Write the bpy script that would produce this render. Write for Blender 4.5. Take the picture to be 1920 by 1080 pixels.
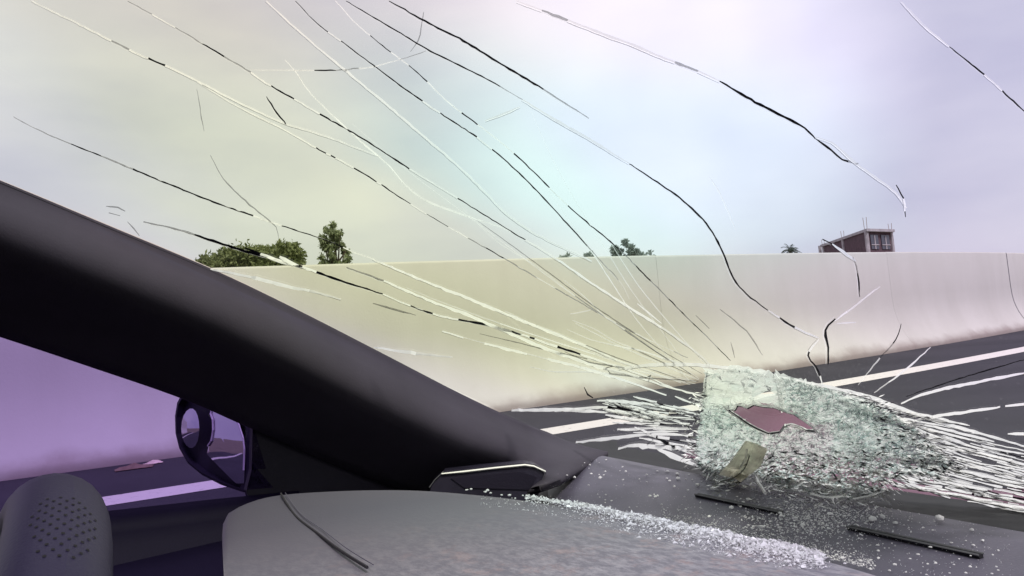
import bpy, bmesh, math, random
import numpy as np
from mathutils import Vector, Matrix
from mathutils.geometry import delaunay_2d_cdt
R = math.radians
rnd = random.Random(7)
for o in list(bpy.data.objects): bpy.data.objects.remove(o)
S = bpy.context.scene
COL = S.collection

# ------------------------------------------------------------------ camera
EYE = Vector((0, 0, 1.25))
YAW, PITCH, ROLL, FPX = R(-58), R(3.5), R(5.0), 1500.0
Fv = Vector((math.sin(YAW)*math.cos(PITCH), math.cos(YAW)*math.cos(PITCH), math.sin(PITCH)))
R0 = Vector((math.cos(YAW), -math.sin(YAW), 0)); U0 = R0.cross(Fv)
CX = math.cos(ROLL)*R0 - math.sin(ROLL)*U0
CY = math.sin(ROLL)*R0 + math.cos(ROLL)*U0
cd = bpy.data.cameras.new('camera'); cam = bpy.data.objects.new('camera', cd); COL.objects.link(cam)
cd.sensor_width = 36; cd.lens = 36*FPX/1920; cd.clip_start = 0.01; cd.clip_end = 6000
cam.matrix_world = Matrix(((CX.x, CY.x, -Fv.x, EYE.x), (CX.y, CY.y, -Fv.y, EYE.y), (CX.z, CY.z, -Fv.z, EYE.z), (0, 0, 0, 1)))
S.camera = cam

# ------------------------------------------------------------------ light
SUN_EL, SUN_AZ = R(52), R(100)       # azimuth clockwise from +Y: light comes from the right of the car and above
world = bpy.data.worlds.new("World"); S.world = world; world.use_nodes = True
wt = world.node_tree; wt.nodes.clear()
def WN(t, **k):
    n = wt.nodes.new(t)
    for a, b in k.items(): setattr(n, a, b)
    return n
wo = WN('ShaderNodeOutputWorld'); sky = WN('ShaderNodeTexSky', sky_type='NISHITA', sun_disc=False, sun_elevation=SUN_EL, sun_rotation=SUN_AZ, dust_density=3.0, air_density=1.0)
b1 = WN('ShaderNodeBackground'); b1.inputs[1].default_value = 0.10
wt.links.new(sky.outputs[0], b1.inputs[0])
tc = WN('ShaderNodeTexCoord')
mp = WN('ShaderNodeMapping'); mp.inputs['Scale'].default_value = (1.0, 1.0, 3.2)
wt.links.new(tc.outputs['Generated'], mp.inputs[0])
n1 = WN('ShaderNodeTexNoise'); n1.inputs['Scale'].default_value = 2.2; n1.inputs['Detail'].default_value = 5; n1.inputs['Roughness'].default_value = .52
wt.links.new(mp.outputs[0], n1.inputs[0])
cr = WN('ShaderNodeValToRGB'); cr.color_ramp.elements[0].position = .32; cr.color_ramp.elements[1].position = .72
cr.color_ramp.elements[0].color = (.68, .68, .77, 1); cr.color_ramp.elements[1].color = (.94, .93, .93, 1)
wt.links.new(n1.outputs['Fac'], cr.inputs[0])
# bright patch where the cloud is thin
gd = (CX*(1230-960)/FPX + CY*(540-150)/FPX + Fv).normalized()
dp = WN('ShaderNodeVectorMath', operation='DOT_PRODUCT'); dp.inputs[1].default_value = gd
nrm = WN('ShaderNodeVectorMath', operation='NORMALIZE'); wt.links.new(tc.outputs['Generated'], nrm.inputs[0])
n2 = WN('ShaderNodeTexNoise'); n2.inputs['Scale'].default_value = 3.0; n2.inputs['Detail'].default_value = 3
wt.links.new(tc.outputs['Generated'], n2.inputs[0])
wt.links.new(nrm.outputs[0], dp.inputs[0])
mr = WN('ShaderNodeMapRange'); mr.inputs['From Min'].default_value = .950; mr.inputs['From Max'].default_value = 1.0; mr.interpolation_type = 'SMOOTHSTEP'
wt.links.new(dp.outputs['Value'], mr.inputs[0])
gm = WN('ShaderNodeMath', operation='MULTIPLY'); wt.links.new(mr.outputs[0], gm.inputs[0]); wt.links.new(n2.outputs['Fac'], gm.inputs[1])
gmx = WN('ShaderNodeMix', data_type='RGBA'); gmx.inputs['B'].default_value = (1.6, 1.56, 1.6, 1)
wt.links.new(gm.outputs[0], gmx.inputs['Factor']); wt.links.new(cr.outputs[0], gmx.inputs['A'])
b2 = WN('ShaderNodeBackground'); b2.inputs[1].default_value = 1.0; wt.links.new(gmx.outputs['Result'], b2.inputs[0])
ms = WN('ShaderNodeMixShader'); ms.inputs[0].default_value = .88
wt.links.new(b1.outputs[0], ms.inputs[1]); wt.links.new(b2.outputs[0], ms.inputs[2]); wt.links.new(ms.outputs[0], wo.inputs[0])

sl = bpy.data.lights.new('sun', 'SUN'); sl.energy = 2.6; sl.angle = R(14); sl.color = (1, .965, .91)
so = bpy.data.objects.new('sun', sl); COL.objects.link(so)
sd = Vector((math.sin(SUN_AZ)*math.cos(SUN_EL), math.cos(SUN_AZ)*math.cos(SUN_EL), math.sin(SUN_EL)))
so.rotation_euler = sd.to_track_quat('Z', 'Y').to_euler()
S.view_settings.view_transform = 'Standard'; S.view_settings.look = 'None'; S.view_settings.gamma = 1
S.view_settings.exposure = 0.0; S.view_settings.use_curve_mapping = False
S.render.engine = 'CYCLES'
S.cycles.transparent_max_bounces = 24; S.cycles.max_bounces = 8

# ------------------------------------------------------------------ helpers
def ray(x, y): return (CX*(x-960)/FPX + CY*(540-y)/FPX + Fv)
def onz(x, y, z):                    # z relative to the eye
    d = ray(x, y); return EYE + d*(z/d.z)
def onx(x, y, X):
    d = ray(x, y); return EYE + d*(X/d.x)
def atd(x, y, D):                    # horizontal distance D
    d = ray(x, y); return EYE + d*(D/math.hypot(d.x, d.y))
def onpl(x, y, p0, n):
    d = ray(x, y); return EYE + d*((p0-EYE).dot(n)/d.dot(n))
def mesh(name, vs, fs, mats=None, mi=None, smooth=False):
    m = bpy.data.meshes.new(name); m.from_pydata([tuple(v) for v in vs], [], fs); 
    for a in (mats or []): m.materials.append(a)
    if mi is not None: m.polygons.foreach_set('material_index', mi)
    if smooth: m.polygons.foreach_set('use_smooth', [True]*len(m.polygons))
    m.update(); return m
def ob(name, m, parent=None, **props):
    o = bpy.data.objects.new(name, m); COL.objects.link(o)
    if parent: o.parent = parent
    for k, v in props.items(): o[k] = v
    return o
def thing(name, label, cat, loc=(0, 0, 0), group=None):
    o = ob(name, None, label=label, category=cat); o.location = loc
    if group: o['group'] = group
    return o
class MB:
    def __init__(s): s.v = []; s.f = []; s.m = []
    def add(s, vs, fs, mi=0):
        n = len(s.v); s.v += [Vector(v) for v in vs]; s.f += [tuple(i+n for i in f) for f in fs]; s.m += [mi]*len(fs)
    def box(s, lo, hi, mi=0):
        x0, y0, z0 = lo; x1, y1, z1 = hi
        s.add([(x0,y0,z0),(x1,y0,z0),(x1,y1,z0),(x0,y1,z0),(x0,y0,z1),(x1,y0,z1),(x1,y1,z1),(x0,y1,z1)],
              [(0,3,2,1),(4,5,6,7),(0,1,5,4),(1,2,6,5),(2,3,7,6),(3,0,4,7)], mi)
    def tube(s, pts, rad, seg=6, mi=0):
        n = len(pts); vs = []; fs = []
        rads = rad if isinstance(rad, (list, tuple)) else [rad]*n
        for i, p in enumerate(pts):
            p = Vector(p); t = (Vector(pts[min(i+1, n-1)])-Vector(pts[max(i-1, 0)])).normalized()
            a = t.cross(Vector((0, 0, 1)))
            if a.length < .05: a = t.cross(Vector((0, 1, 0)))
            a.normalize(); b = t.cross(a)
            for k in range(seg):
                q = 2*math.pi*k/seg; vs.append(p + (a*math.cos(q)+b*math.sin(q))*rads[i])
        for i in range(n-1):
            for k in range(seg): fs.append((i*seg+k, i*seg+(k+1) % seg, (i+1)*seg+(k+1) % seg, (i+1)*seg+k))
        fs.append(tuple(range(seg))[::-1]); fs.append(tuple((n-1)*seg+k for k in range(seg)))
        s.add(vs, fs, mi)
    def prism(s, poly, off, mi=0):
        n = len(poly); off = Vector(off)
        vs = [Vector(p) for p in poly]+[Vector(p)+off for p in poly]
        s.add(vs, [tuple(range(n)), tuple(range(2*n-1, n-1, -1))]+[(i, i+n, (i+1) % n+n, (i+1) % n) for i in range(n)], mi)
    def grid(s, rows, mi=0):
        w = len(rows[0]); vs = [v for r in rows for v in r]
        s.add(vs, [(i*w+j, i*w+j+1, (i+1)*w+j+1, (i+1)*w+j) for i in range(len(rows)-1) for j in range(w-1)], mi)
    def build(s, name, mats, parent=None, smooth=False, **props):
        if not isinstance(mats, (list, tuple)): mats = [mats]
        return ob(name, mesh(name, s.v, s.f, mats, s.m, smooth), parent, **props)
def fixn(o):
    bm = bmesh.new(); bm.from_mesh(o.data); bmesh.ops.recalc_face_normals(bm, faces=bm.faces); bm.to_mesh(o.data); bm.free(); return o
def spline(pts, step):
    P = [Vector(p) for p in pts]; out = []
    for i in range(len(P)-1):
        p0 = P[max(i-1, 0)]; p1 = P[i]; p2 = P[i+1]; p3 = P[min(i+2, len(P)-1)]
        n = max(1, int((p2-p1).length/step))
        for k in range(n):
            t = k/n
            out.append(.5*((2*p1)+(p2-p0)*t+(2*p0-5*p1+4*p2-p3)*t*t+(3*p1-p0-3*p2+p3)*t**3))
    out.append(P[-1]); return out
def interp(tbl, x):
    return float(np.interp(x, [a for a, _ in tbl], [b for _, b in tbl]))

# ------------------------------------------------------------------ materials
class Mat:
    def __init__(s, name):
        s.m = bpy.data.materials.new(name); s.m.use_nodes = True; s.t = s.m.node_tree
        s.b = s.t.nodes['Principled BSDF']; s.o = s.t.nodes['Material Output']; s.tc = s.n('ShaderNodeTexCoord')
    def n(s, t, **k):
        x = s.t.nodes.new(t)
        for a, b in k.items(): setattr(x, a, b)
        return x
    def l(s, a, b): s.t.links.new(a, b)
    def noise(s, scale, detail=4, rough=.55, vec=None, mapping=None):
        x = s.n('ShaderNodeTexNoise'); x.inputs['Scale'].default_value = scale; x.inputs['Detail'].default_value = detail; x.inputs['Roughness'].default_value = rough
        v = vec or s.tc.outputs['Object']
        if mapping:
            m = s.n('ShaderNodeMapping'); m.inputs['Scale'].default_value = mapping; s.l(v, m.inputs[0]); v = m.outputs[0]
        s.l(v, x.inputs[0]); return x.outputs['Fac']
    def ramp(s, fac, stops):
        r = s.n('ShaderNodeValToRGB'); e = r.color_ramp.elements
        while len(e) < len(stops): e.new(.5)
        for q, (p, c) in zip(e, stops): q.position = p; q.color = (*c, 1) if len(c) == 3 else c
        s.l(fac, r.inputs[0]); return r.outputs[0]
    def mix(s, fac, a, b, bt='MIX'):
        x = s.n('ShaderNodeMix', data_type='RGBA', blend_type=bt)
        for k, v in (('Factor', fac), ('A', a), ('B', b)):
            if isinstance(v, (int, float)): x.inputs[k].default_value = v
            elif isinstance(v, tuple): x.inputs[k].default_value = (*v, 1)
            else: s.l(v, x.inputs[k])
        return x.outputs['Result']
    def bump(s, h, strength, dist=.01):
        x = s.n('ShaderNodeBump'); x.inputs['Strength'].default_value = strength; x.inputs['Distance'].default_value = dist
        s.l(h, x.inputs['Height']); s.l(x.outputs[0], s.b.inputs['Normal'])
    def math(s, op, a, b=0.0, c=None):
        x = s.n('ShaderNodeMath', operation=op)
        for i, v in enumerate((a, b, c)):
            if v is None: continue
            if isinstance(v, (int, float)): x.inputs[i].default_value = v
            else: s.l(v, x.inputs[i])
        return x.outputs[0]
def simple(name, col, rough=.6, metal=0, nscale=None, namp=.25, bump=0, bscale=200, spec=.5):
    m = Mat(name); m.b.inputs['Roughness'].default_value = rough; m.b.inputs['Metallic'].default_value = metal; m.b.inputs['Specular IOR Level'].default_value = spec
    if nscale:
        c0 = tuple(c*(1-namp) for c in col); c1 = tuple(c*(1+namp) for c in col)
        m.l(m.ramp(m.noise(nscale), [(.3, c0), (.7, c1)]), m.b.inputs['Base Color'])
    else: m.b.inputs['Base Color'].default_value = (*col, 1)
    if bump: m.bump(m.noise(bscale, 2), bump, .002)
    return m.m

def concrete():
    m = Mat('concrete')
    a = m.noise(.5, 5, .6, mapping=(1, 1, .35)); b = m.noise(3.5, 6, .65); st = m.noise(2.4, 4, .6, mapping=(1, 1, .06))
    c = m.ramp(a, [(.3, (.57, .555, .51)), (.7, (.65, .635, .59))])
    c = m.mix(m.math('MULTIPLY', b, .22), c, (.50, .48, .43)); c = m.mix(m.ramp(st, [(.5, (0, 0, 0)), (.78, (.08, .08, .08))]), c, (.40, .37, .33))
    # darker and browner towards the foot of the wall, edge broken by noise
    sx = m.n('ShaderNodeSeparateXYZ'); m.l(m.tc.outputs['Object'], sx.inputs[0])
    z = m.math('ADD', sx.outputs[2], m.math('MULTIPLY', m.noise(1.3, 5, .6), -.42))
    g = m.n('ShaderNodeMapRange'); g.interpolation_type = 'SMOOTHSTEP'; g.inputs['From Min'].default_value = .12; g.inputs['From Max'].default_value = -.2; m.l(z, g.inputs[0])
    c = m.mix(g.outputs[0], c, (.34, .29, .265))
    m.l(c, m.b.inputs['Base Color']); m.b.inputs['Roughness'].default_value = .9; m.bump(m.noise(25, 5), .25, .01); return m.m
def asphalt():
    m = Mat('asphalt')
    c = m.ramp(m.noise(.35, 5, .6), [(.35, (.030, .029, .040)), (.65, (.048, .046, .060))])
    c = m.mix(m.ramp(m.noise(60, 2), [(.55, (0, 0, 0)), (.75, (.5, .5, .5))]), c, (.12, .115, .12))
    m.l(c, m.b.inputs['Base Color']); m.b.inputs['Roughness'].default_value = .85; m.b.inputs['Specular IOR Level'].default_value = .25; m.bump(m.noise(120, 3), .5, .004); return m.m
def paint_line():
    m = Mat('road_paint')
    c = m.mix(m.ramp(m.noise(9, 6, .7), [(.58, (0, 0, 0)), (.70, (.85, .85, .85))]), (.78, .74, .70), (.22, .2, .2))
    m.l(c, m.b.inputs['Base Color']); m.b.inputs['Roughness'].default_value = .7; return m.m
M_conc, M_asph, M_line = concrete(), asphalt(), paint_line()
M_soil = simple('dry_soil', (.20, .165, .12), .95, nscale=.4, bump=.4, bscale=8)
M_joint = simple('joint_filler', (.10, .095, .11), .9, nscale=5)
def foliage(name, c0, c1):
    m = Mat(name)
    g = m.n('ShaderNodeNewGeometry')
    c = m.ramp(g.outputs['Random Per Island'], [(0, c0), (.55, tuple((a+b)/2 for a, b in zip(c0, c1))), (1, c1)])
    m.l(c, m.b.inputs['Base Color']); m.b.inputs['Roughness'].default_value = .6
    tr = m.n('ShaderNodeBsdfTranslucent'); m.l(c, tr.inputs[0]); mx = m.n('ShaderNodeMixShader'); mx.inputs[0].default_value = .35
    m.l(m.b.outputs[0], mx.inputs[1]); m.l(tr.outputs[0], mx.inputs[2]); m.l(mx.outputs[0], m.o.inputs[0]); return m.m
M_leaf = foliage('hedge_leaf', (.11, .14, .05), (.28, .31, .14))
M_leaf2 = foliage('tree_leaf', (.12, .15, .07), (.30, .34, .19))
M_leaf3 = foliage('far_leaf', (.26, .30, .27), (.40, .44, .40))  # paler and greyer: distance haze is put into the leaf colour
M_bark = simple('bark', (.13, .10, .075), .9, nscale=20)

# interior
def plastic(name, col, rough, spec=.4, dust=None, speck=.35):
    m = Mat(name)
    c = m.ramp(m.noise(14, 4), [(.3, tuple(a*.88 for a in col)), (.7, tuple(a*1.12 for a in col))])
    sp = m.ramp(m.noise(900, 2), [(.66, (0, 0, 0)), (.74, (.6, .6, .6))])
    c = m.mix(m.math('MULTIPLY', sp, speck), c, (.5, .48, .48))
    m.l(c, m.b.inputs['Base Color']); m.b.inputs['Roughness'].default_value = rough; m.b.inputs['Specular IOR Level'].default_value = spec
    m.bump(m.noise(700, 2), .25, .0006); return m.m
M_dash = plastic('dashboard_plastic', (.095, .088, .125), .5, .5)
def binnacle():
    m = Mat('binnacle_leather_dusty')
    base = m.ramp(m.noise(5, 2), [(.3, (.076, .070, .105)), (.7, (.080, .074, .110))])
    sx = m.n('ShaderNodeSeparateXYZ'); m.l(m.tc.outputs['Object'], sx.inputs[0])
    # glass dust lies thicker towards the right hand end, below the hole
    mrn = m.n('ShaderNodeMapRange'); mrn.inputs['From Min'].default_value = -.35; mrn.inputs['From Max'].default_value = -.20; m.l(sx.outputs[0], mrn.inputs[0])
    n = m.noise(38, 7, .72, mapping=(1, 2.2, 1))
    n = m.noise(170, 6, .75, mapping=(1, 2.0, 1)); d = m.math('MULTIPLY', m.ramp(n, [(.42, (0, 0, 0)), (.62, (1, 1, 1))]), mrn.outputs[0])
    c = m.mix(m.math('MULTIPLY', m.math('MULTIPLY', d, mrn.outputs[0]), .36), base, (.60, .57, .58)); c = m.mix(m.math('MULTIPLY', mrn.outputs[0], .16), c, (.6, .58, .6))
    pk = m.math('MULTIPLY', m.ramp(m.noise(75, 7, .8), [(.52, (0, 0, 0)), (.66, (1, 1, 1))]), mrn.outputs[0])
    c = m.mix(m.math('MULTIPLY', m.math('MULTIPLY', pk, mrn.outputs[0]), .5), c, (.42, .27, .24))
    m.l(c, m.b.inputs['Base Color']); m.b.inputs['Roughness'].default_value = .55
    m.bump(m.noise(700, 2), .2, .0005); return m.m
M_hood = binnacle()
M_pillar = plastic('pillar_trim', (.050, .044, .060), .7, .3, speck=.05)
M_dark = plastic('black_trim', (.014, .011, .026), .6, .3, speck=0)
M_navy = plastic('door_plastic', (.006, .004, .018), .6, .1, speck=0)
M_rubber = simple('black_rubber', (.012, .012, .015), .7)
M_halo = simple('pale_edge', (.62, .55, .52), .5)
M_lilac = simple('lilac_edge', (.55, .48, .62), .5)
M_chrome = simple('chrome', (.85, .85, .83), .18, 1.0)
M_line_gloss = simple('gloss_black', (.03, .027, .045), .22, nscale=40)
M_mirror = simple('mirror_silver', (.62, .60, .66), .02, 1.0)
M_leather = plastic('perforated_leather', (.018, .013, .046), .55, .35, speck=0)
M_hole = simple('hole_black', (.006, .005, .01), .9)
M_seam = simple('seam_thread', (.015, .013, .02), .8)
M_lining = simple('headliner', (.06, .055, .07), .95, nscale=30)
M_body = simple('maroon_paint', (.19, .075, .095), .35, 0.1, nscale=6, namp=.12)

def thin_glass(name, ramp=None, col=(.97, .98, .97), refl=.35):
    m = Mat(name)
    t = m.n('ShaderNodeBsdfTransparent'); g = m.n('ShaderNodeBsdfGlossy'); g.inputs['Roughness'].default_value = .02
    if ramp: m.l(ramp(m), t.inputs[0])
    else: t.inputs[0].default_value = (*col, 1)
    fr = m.n('ShaderNodeFresnel'); fr.inputs[0].default_value = 1.3; gg = m.n('ShaderNodeNewGeometry')
    mx = m.n('ShaderNodeMixShader'); m.l(m.math('MULTIPLY', m.math('MULTIPLY', fr.outputs[0], refl), m.math('SUBTRACT', 1.0, gg.outputs['Backfacing'])), mx.inputs[0])
    m.l(t.outputs[0], mx.inputs[1]); m.l(g.outputs[0], mx.inputs[2]); m.l(mx.outputs[0], m.o.inputs[0]); return m
def cast_tint(m):
    # soft patches of camera colour cast, painted into the tint of the glass
    col = None
    for (px, py, rad, c) in TINTS:
        vm = m.n('ShaderNodeVectorMath', operation='DISTANCE'); m.l(m.tc.outputs['Object'], vm.inputs[0]); vm.inputs[1].default_value = gl(px, py)
        q = m.math('ADD', vm.outputs['Value'], m.math('MULTIPLY', m.math('SUBTRACT', m.noise(9, 2, .5), .5), .10))
        k = m.n('ShaderNodeMapRange'); k.interpolation_type = 'SMOOTHSTEP'; k.inputs['From Min'].default_value = rad; k.inputs['From Max'].default_value = 0; m.l(q, k.inputs[0])
        col = m.mix(k.outputs[0], col or (.985, .985, .978), c)
    return col
M_side = thin_glass('tinted_side_glass', None, (.635, .545, .81), .3).m

def crackm(name, col, trans, rough=.5, emis=0):
    m = Mat(name); m.b.inputs['Base Color'].default_value = (*col, 1); m.b.inputs['Roughness'].default_value = rough
    tr = m.n('ShaderNodeBsdfTranslucent'); tr.inputs[0].default_value = (*col, 1); mx = m.n('ShaderNodeMixShader'); mx.inputs[0].default_value = trans
    m.l(m.b.outputs[0], mx.inputs[1]); m.l(tr.outputs[0], mx.inputs[2]); m.l(mx.outputs[0], m.o.inputs[0]); return m
M_cw = crackm('crack_white', (.99, .99, .98), .93).m  # crack catching the light, its brightness put into the colour
M_cd = crackm('crack_dark', (.012, .012, .016), .0).m  # crack turned from the light, its darkness put into the colour
def crackhalf(name, col, tr_, alpha):
    m = crackm(name, col, tr_); t = m.n('ShaderNodeBsdfTransparent'); mx = m.n('ShaderNodeMixShader'); mx.inputs[0].default_value = alpha
    src = m.o.inputs[0].links[0].from_socket; m.l(t.outputs[0], mx.inputs[1]); m.l(src, mx.inputs[2]); m.l(mx.outputs[0], m.o.inputs[0]); return m.m
M_cg = crackhalf('crack_faint', (.10, .10, .11), 0, .55)
M_cf = crackhalf('crack_faint_white', (.99, .99, .98), .93, .6)
CM = [M_cw, M_cd, M_cg, M_cf]
def frost(name, col, alpha, tr_=.45, scale=260):
    m = Mat(name); c = m.ramp(m.noise(scale, 3, .7), [(.35, tuple(a*.85 for a in col)), (.65, col)])
    g = m.n('ShaderNodeNewGeometry')
    c = m.mix(m.math('MULTIPLY', g.outputs['Random Per Island'], .22), c, tuple(a*.6 for a in col))
    m.l(c, m.b.inputs['Base Color']); m.b.inputs['Roughness'].default_value = .25
    tr = m.n('ShaderNodeBsdfTranslucent'); m.l(c, tr.inputs[0]); mx = m.n('ShaderNodeMixShader'); mx.inputs[0].default_value = tr_
    m.l(m.b.outputs[0], mx.inputs[1]); m.l(tr.outputs[0], mx.inputs[2])
    t = m.n('ShaderNodeBsdfTransparent'); t.inputs[0].default_value = (.9, .95, .93, 1); m2 = m.n('ShaderNodeMixShader')
    al = m.ramp(m.noise(140, 3, .6), [(.35, (alpha*.85,)*3), (.6, (min(1, alpha*1.2),)*3)])
    m.l(al, m2.inputs[0]); m.l(t.outputs[0], m2.inputs[1]); m.l(mx.outputs[0], m2.inputs[2]); m.l(m2.outputs[0], m.o.inputs[0]); return m.m
M_f1 = frost('crushed_glass', (.95, .99, .97), .95, .9)
M_f2 = frost('crushed_glass_thin', (.98, .99, .97), .85, .9)
M_f3 = frost('crushed_glass_green', (.66, .78, .76), .8, .85)
M_f4 = frost('crushed_glass_pink', (.99, .90, .95), 1.2, .9)
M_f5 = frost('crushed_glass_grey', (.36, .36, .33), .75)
M_shard = frost('glass_crumb', (.99, .98, 1.0), 1.6, .25)
M_flap = frost('torn_interlayer', (.97, .94, .84), 1.9, .75, 60)
M_maroon = simple('maroon_bonnet', (.19, .095, .145), .75, nscale=8, namp=.15)
M_vinyl = plastic('window_frame_plastic', (.10, .10, .11), .5)

# ------------------------------------------------------------------ setting
QA, QB, QC = .00838, .6159, 13.936
def W(u, v, z=0.0):                # plan coordinates with v along the view, turned into the world
    f = Vector((math.sin(YAW), math.cos(YAW), 0)); return R0*u + f*v + Vector((0, 0, z))
def curve(off, n=220, u0=-26, u1=60):
    out = []
    for i in range(n+1):
        u = u0+(u1-u0)*i/n; v = QA*u*u+QB*u+QC; s = 2*QA*u+QB
        if u < -9: s0 = 2*QA*-9+QB; v = QA*81-QB*9+QC + s0*(u+9); s = s0
        nn = Vector((s, -1)).normalized(); out.append(W(u+nn.x*off, v+nn.y*off))
    return out
mb = MB(); mb.add([(-1500, -1500, -.02), (1500, -1500, -.02), (1500, 1500, -.02), (-1500, 1500, -.02)], [(0, 1, 2, 3)])
mb.build('ground', M_soil, kind='structure')
def strip(name, o0, o1, z, mat, **k):
    a = curve(o0); b = curve(o1); up = Vector((0, 0, z)); m = MB(); m.grid([[p+up for p in a], [p+up for p in b]])
    return fixn(m.build(name, mat, **k))
strip('road', -.3, 30, 0, M_asph, kind='structure')
strip('edge_line', 2.88, 3.52, .004, M_line, kind='structure')
# wall
wall = thing('concrete_wall', 'long pale concrete roadside wall with a flared foot along the highway shoulder', 'wall')
H = 2.67
prof = [(0, 0), (0, .09), (-.03, .14), (-.12, .26), (-.22, .42), (-.31, .60), (-.38, .80), (-.43, 1.0), (-.455, 1.2), (-.47, 1.5), (-.475, H-.04), (-.49, H), (-.72, H), (-.735, H-.04), (-.74, 0)]
N = 220; cols = [curve(o, N) for o, _ in prof]
arc = [0]
for i in range(N): arc.append(arc[-1]+(cols[0][i+1]-cols[0][i]).length)
def near_i(px, py):
    g = onz(px, py, -1.25); return min(range(N+1), key=lambda i: (cols[0][i]-g).length)
ij = near_i(1935, 617); s_j = arc[ij]; PL = 9.0
def wallpt(k, s):
    i = min(max(int(np.searchsorted(arc, s)-1), 0), N-1); t = (s-arc[i])/(arc[i+1]-arc[i]); p = cols[k][i].lerp(cols[k][i+1], t); p.z = prof[k][1]; return p
k0 = -int(s_j/PL)
s = s_j+k0*PL
first = True
while s < arc[-1]-.1:
    a, b = s+.003, min(s+PL, arc[-1])-.003
    if abs(b+.003-s_j) < .01: b = s_j-.038
    if abs(a-.003-s_j) < .01: a = s_j+.038
    n = max(4, int((b-a)/.6)); m = MB(); dz = rnd.uniform(-.006, .006)
    rows = []
    for q in range(n+1):
        ss = a+(b-a)*q/n; rows.append([wallpt(k, ss)+Vector((0, 0, dz if k in (10, 11, 12, 13) else 0)) for k in range(len(prof))])
    m.grid(rows); w = len(prof); m.add(rows[0], [tuple(range(w))]); m.add(rows[-1], [tuple(range(w))[::-1]])
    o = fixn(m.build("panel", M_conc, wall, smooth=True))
    s += PL
m = MB(); rr = [[wallpt(k, s_j+d)+Vector((0, 0, -.005)) for k in range(2, len(prof)-1)] for d in (-.036, .036)]
base = W(0, 0) ; m.grid(rr); fixn(m.build('joint_strip', M_joint, wall, label='dark upright joint strip between two wall panels'))
# scraps on the shoulder
def scrap(px, py, L, Wd, H_, col, name, label):
    p = onz(px, py, -1.25); m = MB(); rows = []
    for i in range(7):
        rows.append([])
        for j in range(5):
            e = math.sin(math.pi*i/6)*math.sin(math.pi*j/4)
            rows[-1].append(Vector(((i/6-.5)*L+rnd.uniform(-.02, .02), (j/4-.5)*Wd+rnd.uniform(-.02, .02), .008+e*H_*rnd.uniform(.5, 1))))
    m.grid(rows); o = m.build(name, col, None, label=label, category='litter'); o.location = p; o.rotation_euler.z = R(80)
    mod = o.modifiers.new('t', 'SOLIDIFY'); mod.thickness = .006
    return o
scrap(252, 879, .45, .22, .07, simple('brown_rag', (.20, .13, .11), .9, nscale=12), 'rag', 'crumpled brown rag lying on the asphalt shoulder below the wall')
scrap(288, 870, .22, .10, .04, simple('pale_paper', (.75, .6, .52), .9, nscale=12), 'paper_scrap', 'flat pale scrap of paper beside the brown rag on the shoulder')

# ---- vegetation
def leafy(name, label, cat, mat, px0, px1, ytop_tbl, ybase, D, nleaf, ls, depth, seed, trunk=True, droop=0):
    r = random.Random(seed); c = atd((px0+px1)/2, ybase, D); root = thing(name, label, cat, (c.x, c.y, 0))
    fwd = Vector((c.x, c.y, 0)).normalized(); m = MB()
    # clumps give light and shade inside the crown
    cl = []
    for _ in range(max(12, nleaf//120)):
        x = r.uniform(px0, px1); yt = interp(ytop_tbl, x); y = yt+(ybase+10-yt)*r.random()**.8
        cl.append((x, y, r.uniform(-depth, depth), r.uniform(.5, 1.1)))
    for i in range(nleaf):
        x, y, dd, sc = cl[r.randrange(len(cl))]; sp = (px1-px0)*.05*sc
        x += r.gauss(0, sp); y += r.gauss(0, sp*(.75 if not droop else 1.1)) ; 
        if x < px0-4 or x > px1+4: continue
        if y < interp(ytop_tbl, min(max(x, px0), px1))-2: continue
        p = atd(x, y, D)+fwd*(dd+r.gauss(0, .12)); 
        if p.z < .3: continue
        a = Vector((r.gauss(0, 1), r.gauss(0, 1), r.gauss(0, 1)-droop)).normalized(); b = a.cross(Vector((r.gauss(0, 1), r.gauss(0, 1), r.gauss(0, 1)))).normalized()
        s_ = ls*r.uniform(.6, 1.5); p = p-root.location
        m.add([p, p+a*s_*.5+b*s_*.22, p+a*s_, p+a*s_*.5-b*s_*.22], [(0, 1, 2, 3)])
    m.build('crown', mat, root)
    t = MB(); 
    for k in range(1 if trunk else 4):
        bx = Vector((0, 0, 0)) if trunk else Vector((r.uniform(-.6, .6), r.uniform(-.6, .6), 0))
        top = atd((px0+px1)/2, interp(ytop_tbl, (px0+px1)/2), D).z*.85
        t.tube([bx, bx+Vector((.03, 0, top*.5)), bx+Vector((-.05, .02, top))], [.13, .09, .03], 7)
    for _ in range(9):
        z0 = top*r.uniform(.55, .9); e = cl[r.randrange(len(cl))]; q = atd(e[0], e[1], D)-root.location; t.tube([(0, 0, z0), q], [.03, .01], 4)
    t.build('trunk', M_bark, root); return root
leafy('bush', 'wide dark green bush rising behind the left end of the wall', 'bush', M_leaf, 376, 568,
      [(376, 492), (400, 480), (430, 470), (450, 462), (462, 458), (478, 468), (505, 472), (515, 462), (530, 460), (550, 462), (568, 480)], 512, 18, 22000, .085, .7, 3, trunk=False)
leafy('tree', 'slender drooping green tree standing alone behind the wall', 'tree', M_leaf2, 604, 658,
      [(604, 425), (612, 420), (625, 412), (635, 406), (642, 450), (658, 468)], 508, 20, 7000, .085, .35, 5, droop=1.2)
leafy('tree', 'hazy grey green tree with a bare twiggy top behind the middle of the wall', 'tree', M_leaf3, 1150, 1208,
      [(1150, 450), (1160, 447), (1180, 444), (1200, 458), (1208, 470)], 486, 60, 3000, .22, .8, 8)
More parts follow.
